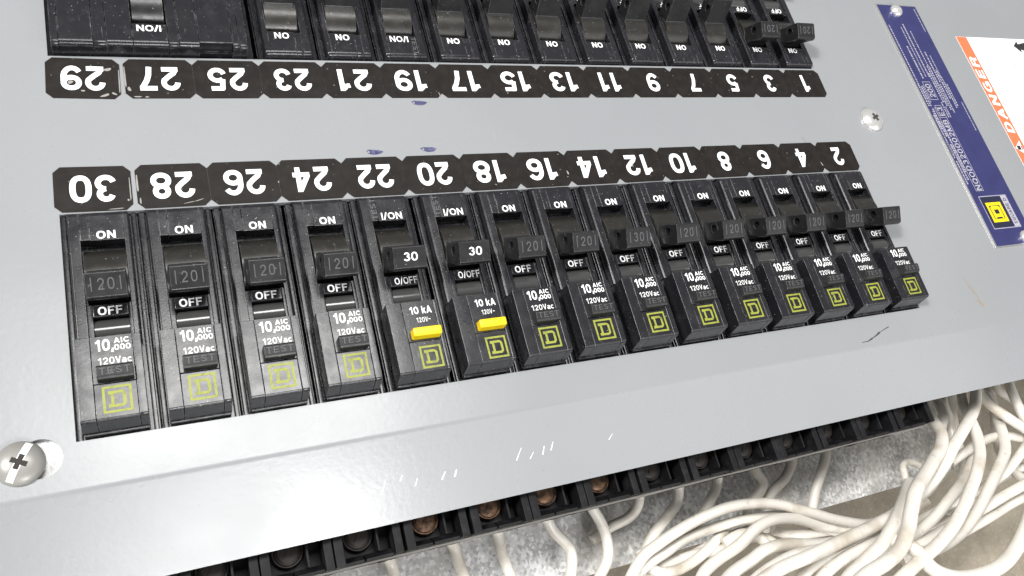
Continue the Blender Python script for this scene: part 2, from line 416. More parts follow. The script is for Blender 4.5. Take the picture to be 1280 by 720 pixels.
# number labels stuck on the cover
def number_label(n, x0, x1, y0, y1, tilt=0.0):
    cxx, cyy = (x0 + x1) / 2, (y0 + y1) / 2; hw, hh, ch = (x1 - x0) / 2, (y1 - y0) / 2, 1.7
    bm = bmesh.new()
    sheet(bm, [[(-hw + ch, -hh), (hw - ch, -hh), (hw, -hh + ch), (hw, hh - ch), (hw - ch, hh), (-hw + ch, hh), (-hw, hh - ch), (-hw, -hh + ch)]], .12, .10)
    o = obj('number_label', bm, TAG, cover, (cxx, cyy, 0.02), (0, 0, math.radians(tilt)), smooth=0)
    o['label'] = 'black number label reading %d upside down' % n
    if n in CHIPS: o['label'] += ', chipped at its edges'; chips(o, CHIPS[n])
    s = str(n); w = 11.2 if len(s) == 2 else 5.2
    if s == '11': w = 9.6
    if s == '1': w = 4.3
    text('numeral', s, w, 8.2, WHITE, o, (0, 0, .135), (0, 0, math.pi), weight=.185, gap=.085)
def chips(o, spots):
    bm = bmesh.new(); r = random.Random(len(spots))
    for i, (x, y, l, w, a) in enumerate(spots): sheet(bm, [dab(x, y, l, w, a)], .142 + .004 * i, 0)
    obj('label_chip', bm, WORN, o, smooth=0)
for k in range(15):
    x0, x1 = X0 + P * k + .03, X0 + P * (k + 1) - .03
    lo = (x0, x1) if k > 1 else ((x0, x1 - .5) if k == 0 else (x0 + .5, x1))
    number_label(30 - 2 * k, lo[0], lo[1], -12.0, 1.5, -.7 if k == 0 else 0)
    number_label(29 - 2 * k, lo[0], lo[1], 23.3, 36.8, -1.6 if k == 0 else 0)

# screws of the cover
def head_screw(x, y, r, h, m, name='screw', flat=True, turn=60):
    bm = bmesh.new()
    prof = [(r * 1.0, 0), (r * 1.0, h * .18), (r * .93, h * .42), (r * .78, h * .68), (r * .58, h * .86), (r * .34, h * .97), (0, h)]
    def dome(rr):
        for (ra, za), (rb, zb) in zip(prof, prof[1:]):
            if rb <= rr <= ra: return zb + (za - zb) * (rr - rb) / max(ra - rb, 1e-6)
        return 0
    lathe(bm, prof, 44)
    o = obj(name, bm, m, cover, (x, y, 0.05), smooth=40)
    b = bmesh.new()                                         # the cross recess
    star = []
    for k in range(8):
        a = math.radians(turn + 45 * k); rr = r * (.36 if k % 2 == 0 else .15)
        for da, f in ((-.32, 1), (.32, 1)) if k % 2 == 0 else ((0, 1),):
            star.append((rr * math.cos(a + da), rr * math.sin(a + da)))
    sheet(b, [star], h + .09, .1)
    obj('driver_recess', b, SCUFF if not flat else SHADE_SCREW, o, smooth=0)
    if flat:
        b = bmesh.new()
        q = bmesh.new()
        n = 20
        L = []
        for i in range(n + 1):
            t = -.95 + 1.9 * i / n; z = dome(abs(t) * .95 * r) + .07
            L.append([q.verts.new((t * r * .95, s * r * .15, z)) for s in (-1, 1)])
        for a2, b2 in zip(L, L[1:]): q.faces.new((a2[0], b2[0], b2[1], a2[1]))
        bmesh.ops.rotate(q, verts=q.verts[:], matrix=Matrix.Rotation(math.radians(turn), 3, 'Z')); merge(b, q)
        obj('driver_slot', b, CHIP, o, smooth=30)  # the slot's bright reflection painted as a white strip
    return o
head_screw(-153.2, -75.4, 5.1, 2.4, SCREWP, turn=62)['label'] = 'slotted grey screw at the lower left corner of the cover'
head_screw(161.6, 11.6, 5.5, 2.4, ZINC, flat=False, turn=25)['label'] = 'white domed cross-head screw right of the number rows'

bm = bmesh.new(); box(bm, -156, -142, -80, -70, -3.4, -1.75); obj('mounting_tab', bm, GALV, cover, smooth=0)
# pen dabs, painted glints, scuffs on the enamel
def blob(pts, z=.03):
    bm = bmesh.new(); sheet(bm, [pts], z, 0); return bm
for x, y in ((-55.7, 3.4), (-38.0, 3.8), (-37.3, 21.4)):
    bm = bmesh.new(); q = dab(x, y, 2.5, .85, -.05)
    hole2 = [(x - 1.75 + .35 * math.cos(a), y + .05 + .42 * math.sin(a)) for a in [2 * math.pi * k / 10 for k in range(10)]]
    sheet(bm, [q, hole2], .03, 0)
    obj('pen_mark', bm, INK, cover, smooth=0)
bm = bmesh.new()
pts = [(105.7, -81.6), (109, -81.5), (111.5, -80.7), (114, -79.9), (116, -79.0), (121.5, -77.5)]
for i, (x, y) in enumerate(pts[:-1]):
    x2, y2 = pts[i + 1]; w = (.16, .3, .24, .42, .16)[i]
    d = Vector((x2 - x, y2 - y)).normalized(); nn = Vector((-d.y, d.x)) * w
    sheet(bm, [[(x - nn.x * .5, y - nn.y * .5), (x2 - nn.x, y2 - nn.y), (x2 + nn.x, y2 + nn.y), (x + nn.x * .5, y + nn.y * .5)]], .03 + .004 * i, 0)
obj('scuff', bm, SCUFF, cover, smooth=0)
bm = bmesh.new()
for i, (x, y, l, w, a) in enumerate(((173.6, -69.5, 3.4, .3, -1.1), (174.6, -74.3, 2.0, .55, -1.0), (172.6, -65.6, 3.2, .13, -1.05))):
    sheet(bm, [dab(x, y, l, w, a)], .03 + .004 * i, 0)
obj('stain', bm, RUST, cover, smooth=0)
bm = bmesh.new(); sheet(bm, [dab(119.5, 3.1, .45, 1.5, .3)], .03, 0); obj('smudge', bm, FINE, cover, smooth=0)
# glints of light painted on the sloping flange as thin white dashes
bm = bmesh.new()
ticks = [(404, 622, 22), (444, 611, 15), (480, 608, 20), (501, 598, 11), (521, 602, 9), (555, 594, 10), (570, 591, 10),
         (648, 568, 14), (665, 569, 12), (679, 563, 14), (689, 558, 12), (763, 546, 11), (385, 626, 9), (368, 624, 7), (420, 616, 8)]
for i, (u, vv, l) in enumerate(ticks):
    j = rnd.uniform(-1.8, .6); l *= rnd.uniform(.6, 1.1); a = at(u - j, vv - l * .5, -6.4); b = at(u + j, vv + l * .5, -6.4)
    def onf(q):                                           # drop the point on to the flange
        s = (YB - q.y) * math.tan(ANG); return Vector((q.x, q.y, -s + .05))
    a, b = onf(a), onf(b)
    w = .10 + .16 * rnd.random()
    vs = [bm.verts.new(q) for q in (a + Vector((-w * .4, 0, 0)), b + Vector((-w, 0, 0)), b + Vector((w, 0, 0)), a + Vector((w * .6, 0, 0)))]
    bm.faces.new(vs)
obj('painted_glint', bm, CHIP, cover, smooth=0)

# ---------------------------------------------------------------- blue rating plate, warning sticker
bm = bmesh.new(); box(bm, -.5, 26.2, -52.2, 75.2, .02, .5, .12)
plate = obj('rating_plate', bm, ALU, cover, (198.9, 0, 0))
bm = bmesh.new(); sheet(bm, [rect(.25, 26.0, -51.7, 74.8)], .54, .03)
obj('plate_face', bm, NAVY, plate, smooth=0)
R90 = (0, 0, math.pi / 2)
def frame(bm, x0, x1, y0, y1, w, z):
    sheet(bm, [rect(x0, x1, y0, y1), rect(x0 + w, x1 - w, y0 + w, y1 - w)], z, 0)
bm = bmesh.new(); frame(bm, 4.3, 9.2, -25.6, 17.2, .25, .56); frame(bm, 5.0, 9.2, 11.8, 18.4, .22, .563); frame(bm, 4.6, 9.6, 21.4, 31.2, .25, .56)
frame(bm, 3.8, 21.5, -44.0, -28.2, .35, .56)
sheet(bm, [rect(17.6, 21.1, -43.6, -28.6)], .563, 0)
obj('plate_border', bm, PLATE_TEXT, plate, smooth=0)
text('model_mark', 'NQOD320002MB', 36.0, 3.3, PLATE_TEXT, plate, (6.8, -7.2, .566), R90, weight=.16, gap=.12)
text('model_mark', 'E3', 4.6, 3.0, PLATE_TEXT, plate, (7.1, 15.0, .566), R90, weight=.16)
text('model_mark', '200', 7.4, 3.4, PLATE_TEXT, plate, (7.1, 26.3, .566), R90, weight=.16)
bm = bmesh.new(); sheet(bm, [rect(4.3, 17.3, -43.4, -28.8)], .563, 0); obj('emblem_panel', bm, LOGO_DARK, plate, smooth=0)
text('maker_mark', 'SQUARE D', 12.6, 1.9, LOGO_DARK, plate, (19.4, -36.1, .575), R90, weight=.15, gap=.16)

def emblem_bm(w, z=.0):
    """a square frame round a block letter D; w is the outer width"""
    s = w / 6.4; bm = bmesh.new()
    def sc_(l): return [(x * s, y * s) for x, y in l]
    sheet(bm, [sc_(rect(-3.2, 3.2, -3.3, 3.3)), sc_(rect(-2.62, 2.62, -2.72, 2.72))], z, 0)
    D = [(-1.95, 2.0), (1.2, 2.0), (1.9, 1.3), (1.9, -1.3), (1.2, -2.0), (-1.95, -2.0), (-1.95, -1.15), (-1.4, -1.15), (-1.4, 1.15), (-1.95, 1.15)]
    sheet(bm, [sc_(D), sc_([(-.7, 1.3), (.95, 1.3), (1.2, 1.05), (1.2, -1.05), (.95, -1.3), (-.7, -1.3)])], z + .002, 0)
    return bm
def emblem_heavy(w):
    s = w / 6.4; bm = bmesh.new()
    sheet(bm, [[(x * s, y * s) for x, y in l] for l in (rect(-3.2, 3.2, -3.3, 3.3), rect(-2.2, 2.2, -2.35, 2.35))], 0, 0)
    D = [(-2.0, 2.0), (1.5, 2.0), (2.0, 1.5), (2.0, -1.5), (1.5, -2.0), (-2.0, -2.0), (-2.0, -1.2), (-1.6, -1.2), (-1.6, 1.2), (-2.0, 1.2)]
    sheet(bm, [[(x * s, y * s) for x, y in D], [(x * s, y * s) for x, y in rect(-.55, .85, -.95, .95)]], .002, 0)
    return bm
obj('emblem', emblem_heavy(9.4), YELLOW, plate, (10.8, -36.2, .575), R90, smooth=0)
# rows of unreadable small print, as word-long bars
def fine_rows(bm, rows, z):
    r = random.Random(3)
    for x, y0, y1, h in rows:
        y = y0
        while y < y1:
            w = min(r.uniform(.35, 1.0), y1 - y)
            if w > .1: sheet(bm, [rect(x - h / 2, x + h / 2, y, y + w)], z, 0)
            y += w + r.uniform(.18, .5)
bm = bmesh.new()
fine_rows(bm, [(1.6, 30, 63, .7), (6.6, 33, 51, .9), (11.2, 34, 64, .8), (24.3, 60, 73.5, .6), (16.6, 31, 48, .8), (17.9, 22, 38, .8), (19.2, 17, 34, .8),
               (12.0, 20, 36, .8), (13.3, 18, 40, .8), (14.6, 16, 40, .8), (15.9, 14.5, 30, .8), (1.4, 18, 30, .8), (2.7, 18, 29, .8), (3.8, 20, 29, .6),
               (1.5, -8, 14, .8), (3.0, 2, 17, .8), (2.9, -20, -2, .9), (1.3, -22, -10, .8), (24.2, 4.8, 20, .6), (10.6, 12, 20, .7), (11.9, 12, 18, .7), (9.0, 34, 62, .6), (14.0, 40, 60, .6), (18.9, 34, 46, .6), (20.4, 18, 30, .7), (1.2, -9, -1, .7), (3.9, -16, 10, .7), (2.2, 6, 16, .7)], .566)
obj('small_print', bm, PLATE_TEXT, plate, smooth=0)
for x, y in ((10.9, 71.3), (20.6, -49.2)):
    bm = bmesh.new(); lathe(bm, [(3.2, .5), (3.2, 1.1), (2.9, 1.7), (2.2, 2.3), (1.1, 2.6), (0, 2.7)], 32)
    q = bmesh.new(); box(q, -1.2, 1.2, -.3, .3, 2.3, 2.72); merge(bm, q)
    obj('plate_screw', bm, ZINC, plate, (x, y, 0), smooth=40)

bm = bmesh.new(); sheet(bm, [rect(243.8, 330, -34, 58.2)], .16, .13)
stick = obj('warning_sticker', bm, STICKER, cover, smooth=0)
bm = bmesh.new(); sheet(bm, [rect(243.9, 251.2, -33.9, 58.1)], .175, 0); obj('warning_band', bm, ORANGE, stick, smooth=0)
text('danger_mark', 'DANGER', 43.0, 4.9, WHITE, stick, (247.5, 24.8, .19), R90, weight=.19, gap=.2, italic=.1)
bm = bmesh.new(); sheet(bm, [[(249.4, -1.2), (249.4, -8.6), (244.3, -4.9)]], .19, 0); obj('warning_triangle', bm, WHITE, stick, smooth=0)
bm = bmesh.new(); letters(bm, '!', .9, 3.4, z=0, weight=.5); obj('exclamation', bm, INKBLACK, stick, (247.5, -4.9, .2), R90, smooth=0)
bm = bmesh.new(); r2 = random.Random(5)
rows = []
x = 253.2
while x < 322:
    y0 = -28 + r2.uniform(0, 3); y1 = r2.choice([52, 49, 44, 50, 36]) if x > 262 else r2.choice([50, 30])
    if 281 < x < 297: y1 = min(y1, 44)
    rows.append((x, y0, y1, .55)); x += 1.75 if r2.random() > .18 else 3.2
fine_rows(bm, rows, .178); obj('small_print', bm, FINE, stick, smooth=0)
bm = bmesh.new()                                            # black shock bolt at the sticker's top
bolt = [(284.0, 53.6), (287.4, 55.6), (287.4, 54.4), (292.5, 55.2), (291.0, 53.6), (296.5, 53.8), (296.2, 52.2), (290.0, 52.6), (291.2, 51.2), (287.6, 52.3), (287.2, 51.0)]
sheet(bm, [[(284 + (x - 284) * 1.25, 53.4 + (y - 53.4) * 1.6) for x, y in bolt]], .185, 0); obj('shock_bolt', bm, INKBLACK, stick, smooth=0)
bm = bmesh.new(); sheet(bm, [rect(276.0, 276.25, 22, 58)], .18, 0); obj('sticker_rule', bm, FINE, stick, smooth=0)

# ---------------------------------------------------------------- breakers
def empty(name, loc, rz=0):
    o = bpy.data.objects.new(name, None); COL.objects.link(o)
    o.empty_display_size = .01; o.location = Vector(loc) * S; o.rotation_euler = (0, 0, rz); return o
def copy_tree(o, parent=None):
    c = o.copy(); COL.objects.link(c)
    if parent: c.parent = parent; c.matrix_parent_inverse = o.matrix_parent_inverse
    for ch in list(o.children): copy_tree(ch, c)
    return c

def circle_prof(cy, cz, r, a0, a1, n):
    return [(cy + r * math.cos(math.radians(a0 + (a1 - a0) * k / n)), cz + r * math.sin(math.radians(a0 + (a1 - a0) * k / n))) for k in range(n + 1)]

NZ = 2.0; BZ = 7.0
def nose_end(y0, y1, ztop, zbot, r=1.5):
    """(y, z) profile of a strip whose ON end (y1) is rounded"""
    return [(y0, zbot), (y0, ztop)] + [(y1 - r + r * math.sin(math.radians(a)), ztop - r + r * math.cos(math.radians(a))) for a in range(0, 91, 15)] + [(y1 + .25, zbot)]

def handle_bm(state, x0=-3.8, x1=5.3):
    f = 1 if state == 'off' else -1; yc = -30.4
    bm = bmesh.new()
    prof = [(-27.6, 2.0), (-31.2, 3.6), (-35.0, 12.4), (-35.4, 12.7), (-40.6, 10.5), (-41.0, 10.0), (-41.0, 9.1), (-37.6, 3.0), (-37.6, .5)]
    hole = circle_prof(-35.4, 7.3, 1.35, 0, 360, 16)[:-1]
    if f < 0:
        prof = [(2 * yc - y, z) for y, z in prof]; hole = [(2 * yc - y, z) for y, z in hole]
    b = bmesh.new(); sheet(b, [prof, hole], x1, x1 - x0)            # drawn flat, then stood up: (y, z, x) -> (x, y, z)
    for q in b.verts: q.co = Vector((q.co.z, q.co.x, q.co.y))
    bmesh.ops.recalc_face_normals(b, faces=b.faces[:])
    bmesh.ops.dissolve_limit(b, angle_limit=.02, verts=b.verts[:], edges=b.edges[:])
    es = [e for e in b.edges if len(e.link_faces) == 2 and e.calc_face_angle(0) > .6]
    bmesh.ops.bevel(b, geom=es, offset=.28, segments=2, profile=.5, affect='EDGES')
    merge(bm, b); return bm, f

def make_breaker(kind, amps, state='off'):
    gfi = kind == 'gfi'
    t = empty('circuit_breaker', (0, 0, 0))
    bm = bmesh.new()
    # shoulders and body below the cover
    box(bm, -9.3, 9.3, -84, -1.5, -30, -1.9, .25)
    box(bm, -9.0, -7.6, -83, -2, -1.9, -.9, .3); box(bm, 7.7, 8.9, -83, -2, -1.9, -1.0, .3)
    # rails and the ON pad
    for a, b_ in ((-7.3, -4.55), (5.75, 7.3)):
        bb = bmesh.new(); prism_x(bb, nose_end(-49.2, -12.9, NZ, -8), a, b_, .0)
        es = [e for e in bb.edges if abs(e.verts[0].co.x - e.verts[1].co.x) < 1e-4 and ((a < 0 and abs(e.verts[0].co.x - a) < 1e-4) or (a > 0 and abs(e.verts[0].co.x - b_) < 1e-4)) and min(e.verts[0].co.z, e.verts[1].co.z) > -.5]
        bmesh.ops.bevel(bb, geom=es, offset=.75 if a < 0 else .7, segments=4, profile=.5, affect='EDGES'); merge(bm, bb)
    prism_x(bm, nose_end(-21.5, -12.9, NZ + .05, -8), -2.35, 5.68, .14)
    prism_x(bm, nose_end(-21.3, -12.9, NZ - .02, -8), -4.48, -2.42, .14)
    box(bm, -4.5, 5.7, -48, -20, -10.5, -8)                             # bottom of the handle slot
    box(bm, -3.1, 4.8, -42.5, -39.3, -8, NZ - .15, .2)                  # OFF pad
    box(bm, -4.48, -3.2, -49, -39.1, -8, NZ - .5, .15); box(bm, 4.9, 5.68, -49, -39.1, -8, NZ - .4, .15)
    # raised block at the far end
    prof = [(-49.6, -8), (-49.6, BZ), (-69.7, BZ), (-70.3, BZ - .5), (-71.3, 1.6), (-71.3, -8)]
    up = [(-49.6, -8), (-49.6, BZ), (-61.35, BZ), (-61.35, -8)]
    lo = [(-61.5, -8), (-61.5, BZ - .12), (-69.7, BZ - .12), (-70.3, BZ - .62), (-71.3, 1.5), (-71.3, -8)]
    xs = (-7.4, -4.1, -4.0, 5.0, 5.1, 6.95) if not gfi else (-7.4, -3.2, -3.1, 6.0, 6.1, 7.2)
    prism_x(bm, prof, xs[0], xs[1], .16); prism_x(bm, prof, xs[4], xs[5], .2)
    prism_x(bm, up, xs[2], xs[3], .12); prism_x(bm, lo, xs[2], xs[3], .12)
    box(bm, -7.2, 6.8, -71.9, -71.2, -8, .9, .15)
    obj('case', bm, BLACK, t)
    bm = bmesh.new(); prism_x(bm, [(-49, -6), (-49, .2)] + circle_prof(-45.4, -1.6, 3.1, 165, 15, 14) + [(-42.6, -6)], -3.1, 4.8); obj('trip_window', bm, LENS, t)
    # handle
    hb, f = handle_bm(state, -3.8, 5.3 if not gfi else 5.9)
    h = obj('handle', hb, BLACK2, t)
    bm = bmesh.new(); prism_x(bm, circle_prof(-30.4, -5.0, 8.3, 0, 352, 44), -4.15, 5.6); obj('pivot_drum', bm, DRUM, h)
    tip = Vector((.75 if not gfi else 1.2, -38.0, 11.6)); tilt = math.atan2(12.7 - 10.5, 5.2)
    if f < 0: tip.y = -60.8 + 38.0
    rx = tilt if f > 0 else -tilt
    if gfi:
        text('amp_mark', amps, 4.2, 2.5, WHITE, h, tip + Vector((0, 0, .06)), (rx, 0, 0), weight=.16)
    else:
        bm = bmesh.new(); letters(bm, amps, 3.9, 3.1, z=.14, weight=.12, gap=.2, t=.16)
        for x in (-3.2, 3.2): sheet(bm, [rect(x - .13, x + .13, -1.7, 1.7)], .12, .14)
        obj('amp_mark', bm, EMBOSS, h, tip, (rx, 0, 0), smooth=0)
    # printed marks
    if gfi:
        text('on_mark', 'I/ON', 6.4, 2.3, WHITE, t, (1.6, -20.0, NZ + .06), weight=.15)
        text('off_mark', 'O/OFF', 6.9, 2.2, WHITE, t, (1.6, -41.0, NZ - .13), weight=.15)
        text('rating_mark', '10 kA', 6.4, 2.2, WHITE, t, (2.0, -52.4, BZ + .02), weight=.17)
        text('voltage_mark', '120V~', 4.2, 1.5, WHITE, t, (2.3, -55.3, BZ + .02), weight=.13)
        bm = bmesh.new(); letters(bm, 'TEST', 7.0, 1.6, z=.06, weight=.14, t=.08); obj('moulded_code', bm, EMBOSS, t, (-3.4, -17.4, NZ + .01), R90, smooth=0)
        bm = bmesh.new(); prism_x(bm, [(-58.1, 5.5), (-58.3, 10.0), (-60.7, 9.8), (-61.0, 5.5)], -2.2, 6.0, .45, 3)
        obj('test_button', bm, YELLOW, t)
        obj('emblem', emblem_bm(6.2), LIME, t, (2.3, -66.1, BZ - .09), smooth=0)
    else:
        text('on_mark', 'ON', 4.5, 2.25, WHITE, t, (1.45, -20.0, NZ + .06), weight=.18, gap=.12)
        text('off_mark', 'OFF', 5.6, 2.25, WHITE, t, (.75, -41.0, NZ - .13), weight=.175, gap=.11)
        bm = bmesh.new(); letters(bm, '10,', 4.1, 2.9, -1.1, -51.9, weight=.18, gap=.08); letters(bm, 'AIC', 3.4, 1.35, 2.75, -51.0, weight=.16, gap=.14); letters(bm, '000', 3.6, 1.45, 2.8, -52.75, weight=.165, gap=.1)
        obj('rating_mark', bm, WHITE, t, (0, 0, BZ + .01), smooth=0)
        text('voltage_mark', '120Vac', 7.4, 1.75, WHITE, t, (.9, -55.9, BZ + .02), weight=.155, gap=.1)
        bm = bmesh.new(); prism_x(bm, [(-57.5, 5.5), (-57.7, 9.6), (-58.2, 9.9), (-60.4, 9.5), (-61.0, 9.1), (-61.1, 5.5)], -3.1, 4.7, .16)
        tb = obj('test_button', bm, BUTTON, t)
        bm = bmesh.new(); letters(bm, 'TEST', 6.6, 1.7, z=.16, weight=.13, gap=.16, t=.2)
        obj('test_mark', bm, EMBOSS, tb, (.8, -59.25, 9.72), (math.radians(10.3), 0, 0), smooth=0)
        obj('emblem', emblem_bm(6.3), LIME, t, (.7, -65.4, BZ - .09), smooth=0)
    # terminal end behind the cover
    bm = bmesh.new()
    box(bm, -9.2, -6.7, -113, -84.1, -40, -15, .2); box(bm, 6.9, 9.2, -113, -84.1, -40, -15, .2)
    box(bm, -6.7, 6.9, -112.6, -84.1, -40, -22.5)
    sheet_prof = [(-112.9, -30), (-112.9, -17.6), (-112.3, -17.2), (-110.9, -19.4), (-110.9, -30)]
    prism_x(bm, sheet_prof, -6.6, -1.3, .12); prism_x(bm, sheet_prof, -.8, 6.8, .12)
    box(bm, 2.6, 3.2, -110.9, -95, -24, -16.5, .1)
    th = obj('terminal_housing', bm, DEEP_SHADE, t)
    bm = bmesh.new()
    lathe(bm, [(4.3, -23), (4.3, -20.9), (4.0, -20.2), (3.7, -20.2), (3.7, -20.8), (3.5, -19.9), (2.7, -19.3), (0, -19.1)], 30)
    q = bmesh.new(); box(q, -2.3, 2.3, -.35, .35, -19.6, -19.02, .05); bmesh.ops.rotate(q, verts=q.verts[:], matrix=Matrix.Rotation(1.1, 3, 'Z')); merge(bm, q)
    obj('terminal_screw', bm, SHADE_SCREW, th, (-1.6, -105.6, 0))
    return t

GL = 'single breakers in the lower row'; GU = 'single breakers in the upper row'
proto = {'20': make_breaker('std', '20'), '30': make_breaker('std', '30'), 'gfi': make_breaker('gfi', '30'), 'on': make_breaker('std', '20', 'on')}
used = set()
def place(kind, loc, rz, label, group, z=0):
    o = proto[kind]
    if kind in used: o = copy_tree(o)
    used.add(kind)
    o.location = Vector(loc) * S; o.rotation_euler = (0, 0, rz)
    tag(o, label, 'circuit breaker', group); return o
DX = {30: .3, 28: -.1, 26: -.2, 24: .2, 22: .0, 20: .5, 18: .3, 16: -.2, 14: .1, 12: .3, 10: .2, 8: 0, 6: -.5, 4: -.6, 2: -.3}
placed = []
for k in range(15):
    n = 30 - 2 * k
    kind = 'gfi' if n in (22, 20) else ('30' if n == 14 else '20')
    if kind == 'gfi': lab = 'black breaker with yellow test button and white 30 handle, under number label %d' % n
    elif kind == '30': lab = 'black breaker with a black test button and moulded 30 handle, under number label 14'
    else: lab = 'black breaker with a lime emblem and moulded 20 handle, directly under number label %d' % n
    placed.append((n, place(kind, (X0 + P * (k + .5) + DX[n], rnd.uniform(-.12, .12), rnd.uniform(-.15, .15)), math.radians(rnd.uniform(-.25, .25)), lab, GL)))
brk = dict(placed)
def child(o, name): return [c for c in o.children if c.name.split('.')[0] == name][0]
for n, m in ((22, BRASS), (20, BRASS), (18, BRASS), (16, BRASS)):
    s = child(child(brk[n], 'terminal_housing'), 'terminal_screw'); s.data = s.data.copy(); s.data.materials[0] = m
    s['label'] = 'coppery brass terminal screw'
for k in range(3, 15):
    n = 29 - 2 * k
    kind = 'gfi' if n == 19 else ('on' if n in (1, 3) else '20')
    lab = ('black breaker marked I and ON upside down, directly above number label 19' if n == 19 else
           'black upper-row breaker with its handle toward ON, above number label %d' % n if n in (1, 3) else
           'black upper-row breaker with upside-down ON mark, directly above number label %d' % n)
    place(kind, (X0 + P * (k + .5) + .2, 2 * CY + rnd.uniform(-.1, .1), rnd.uniform(-.1, .1)), math.pi + math.radians(rnd.uniform(-.2, .2)), lab, GU)

# wide three-pole breaker above labels 29, 27, 25 (drawn in place, ON end towards the labels)
t = tag(empty('wide_breaker', (0, 0, 0)), 'wide three-pole black breaker spanning number labels 29, 27 and 25', 'circuit breaker')
bm = bmesh.new(); E0 = 38.2; ZF = 5.0
def strip(x0, x1, z, y0=E0, y1=97, r=1.5, bev=.12):
    prism_x(bm, [(y1, -8), (y1, z), (y0 + r, z)] + [(y0 + r - r * math.sin(math.radians(a)), z - r + r * math.cos(math.radians(a))) for a in range(15, 91, 15)] + [(y0 - .2, -8)], x0, x1, bev)
strip(-140.6, -138.7, ZF - .3); strip(-138.6, -130.2, ZF); strip(-130.1, -126.7, ZF - .35); strip(-126.6, -119.9, ZF)
strip(-119.8, -110.6, ZF, y1=45.6); strip(-119.8, -110.6, ZF, y0=66, r=.3)
strip(-110.5, -107.7, ZF - .3); strip(-107.6, -102.2, ZF - .1); strip(-102.1, -92.8, ZF, y0=E0 + 1.3, r=.15); strip(-92.7, -90.9, ZF - .2); strip(-90.8, -88.6, ZF - .6)
box(bm, -102.2, -92.7, 38.8, 50, -8, 1.0)
box(bm, -119.9, -110.5, 45, 67, -8, -3)
box(bm, -142.3, -86.4, 26, 120, -30, -1.9, .25)
obj('case', bm, BLACK, t)
bm = bmesh.new(); prism_x(bm, circle_prof(55.6, -2.2, 8.4, 0, 352, 44), -119.4, -111.0)
prism_x(bm, [(53, 5), (56.2, 6.5), (60.0, 15.4), (60.4, 15.7), (65.6, 13.5), (66, 12.8), (62.4, 6), (62.4, 3.5)], -119.2, -111.2, .25)
obj('handle', bm, BLACK2, t)
text('on_mark', 'I/ON', 6.6, 2.2, WHITE, t, (-115.4, 44.0, ZF + .03), (0, 0, math.pi), weight=.17)

# ---------------------------------------------------------------- galvanised pan behind, and its edge strip
bm = bmesh.new(); box(bm, -320, 212, -133.2, 190, -68, -66, .3)
box(bm, -320, 212, -133.2, -131.8, -76, -68.01)
pan = tag(obj('mounting_pan', bm, GALV), 'spangled galvanised steel mounting pan below the terminal ends', 'mounting pan')
bm = bmesh.new()
n = 90; top_ = []; 
for s in range(2):
    row = []
    for i in range(n + 1):
        x = -330 + 472 * i / n
        w = .35 * math.sin(i * 1.7) + .25 * math.sin(i * .53 + 1)
        row.append((x, -113.15 + (-.55 + .22 * w if s else 0), -20.5 + .25 * w - (.5 if s else 0)))
    top_.append([bm.verts.new(q) for q in row])
for i in range(n): bm.faces.new((top_[0][i], top_[1][i], top_[1][i + 1], top_[0][i + 1]))
lowv = [bm.verts.new((v_.co.x, v_.co.y + .5, v_.co.z - .8)) for v_ in top_[1]]
for i in range(n): bm.faces.new((top_[1][i], lowv[i], lowv[i + 1], top_[1][i + 1]))
obj('edge_strip', bm, STRIP, pan, smooth=40)
bm = bmesh.new(); box(bm, -330, 142, -112.8, -86, -41.5, -40.2); box(bm, -330, 142, -88, -84, -66, -41); obj('support_rail', bm, SEAM, pan)

# ---------------------------------------------------------------- white wires
def wire(pts, r, label, group, loop=False):
    P3 = [Vector(q) if len(q) == 3 and isinstance(q, Vector) else at(*q) for q in pts]
    C3 = catmull(P3, 9); r *= .86
    ph = [rnd.uniform(0, 6.3) for _ in range(4)]
    for i, q in enumerate(C3):
        q += Vector((.3 * math.sin(i * .17 + ph[0]) + .06 * math.sin(i * .6 + ph[3]), .3 * math.sin(i * .14 + ph[1]), .3 * math.sin(i * .16 + ph[2])))
    bm = bmesh.new(); tube(bm, C3, r, 14)
    o = obj('white_wire', bm, WIRE, smooth=60); c0 = P3[0].copy()
    tag(o, label, 'wire', group); return o
WG = 'white wires leaving the terminal ends'; WB = 'white wires of the loose bundle'
drops = [  # breaker number, photo pixels from the strip downwards
 (24, [(487, 700), (493, 722), (503, 760)], -52), (22, [(566, 680), (572, 700), (586, 735), (600, 770)], -52),
 (20, [(621, 664), (627, 690), (640, 725), (655, 770)], -52),
 (18, [(683, 648), (692, 664), (706, 678), (714, 692), (713, 720), (700, 770)], -50), (16, [(741, 636), (752, 655), (759, 678), (759, 700), (748, 725), (730, 770)], -50),
 (14, [(799, 617), (796, 634), (784, 648), (762, 659), (740, 676)], -53), (12, [(848, 606), (846, 628), (832, 648), (816, 670), (806, 692), (800, 730)], -50),
 (10, [(897, 590), (895, 610), (884, 632), (874, 650), (868, 672)], -50), (8, [(942, 579), (945, 590), (954, 602), (949, 616), (938, 628), (933, 650)], -50),
 (6, [(990, 568), (989, 580), (981, 598), (966, 614), (958, 632), (954, 655)], -52), (4, [(1033, 556), (1032, 570), (1026, 592), (1019, 615), (1015, 640), (1012, 668)], -50)]
for n_, px, z in drops:
    b0 = brk[n_].location / S
    a = at(*px[0], z)
    start = [Vector((b0.x - 1.5 + (a.x - b0.x) * .4, -101, -44)), Vector((a.x * .7 + b0.x * .3, -108, -47))]
    pts = start + [at(u, vv, z - min(9, i * 2.0)) for i, (u, vv) in enumerate(px)]
    bm = bmesh.new(); tube(bm, catmull(pts, 9), 1.95, 14)
    tag(obj('white_wire', bm, WIRE, smooth=60), 'white insulated wire dropping from the terminal end of the breaker under label %d' % n_, 'wire', WG)

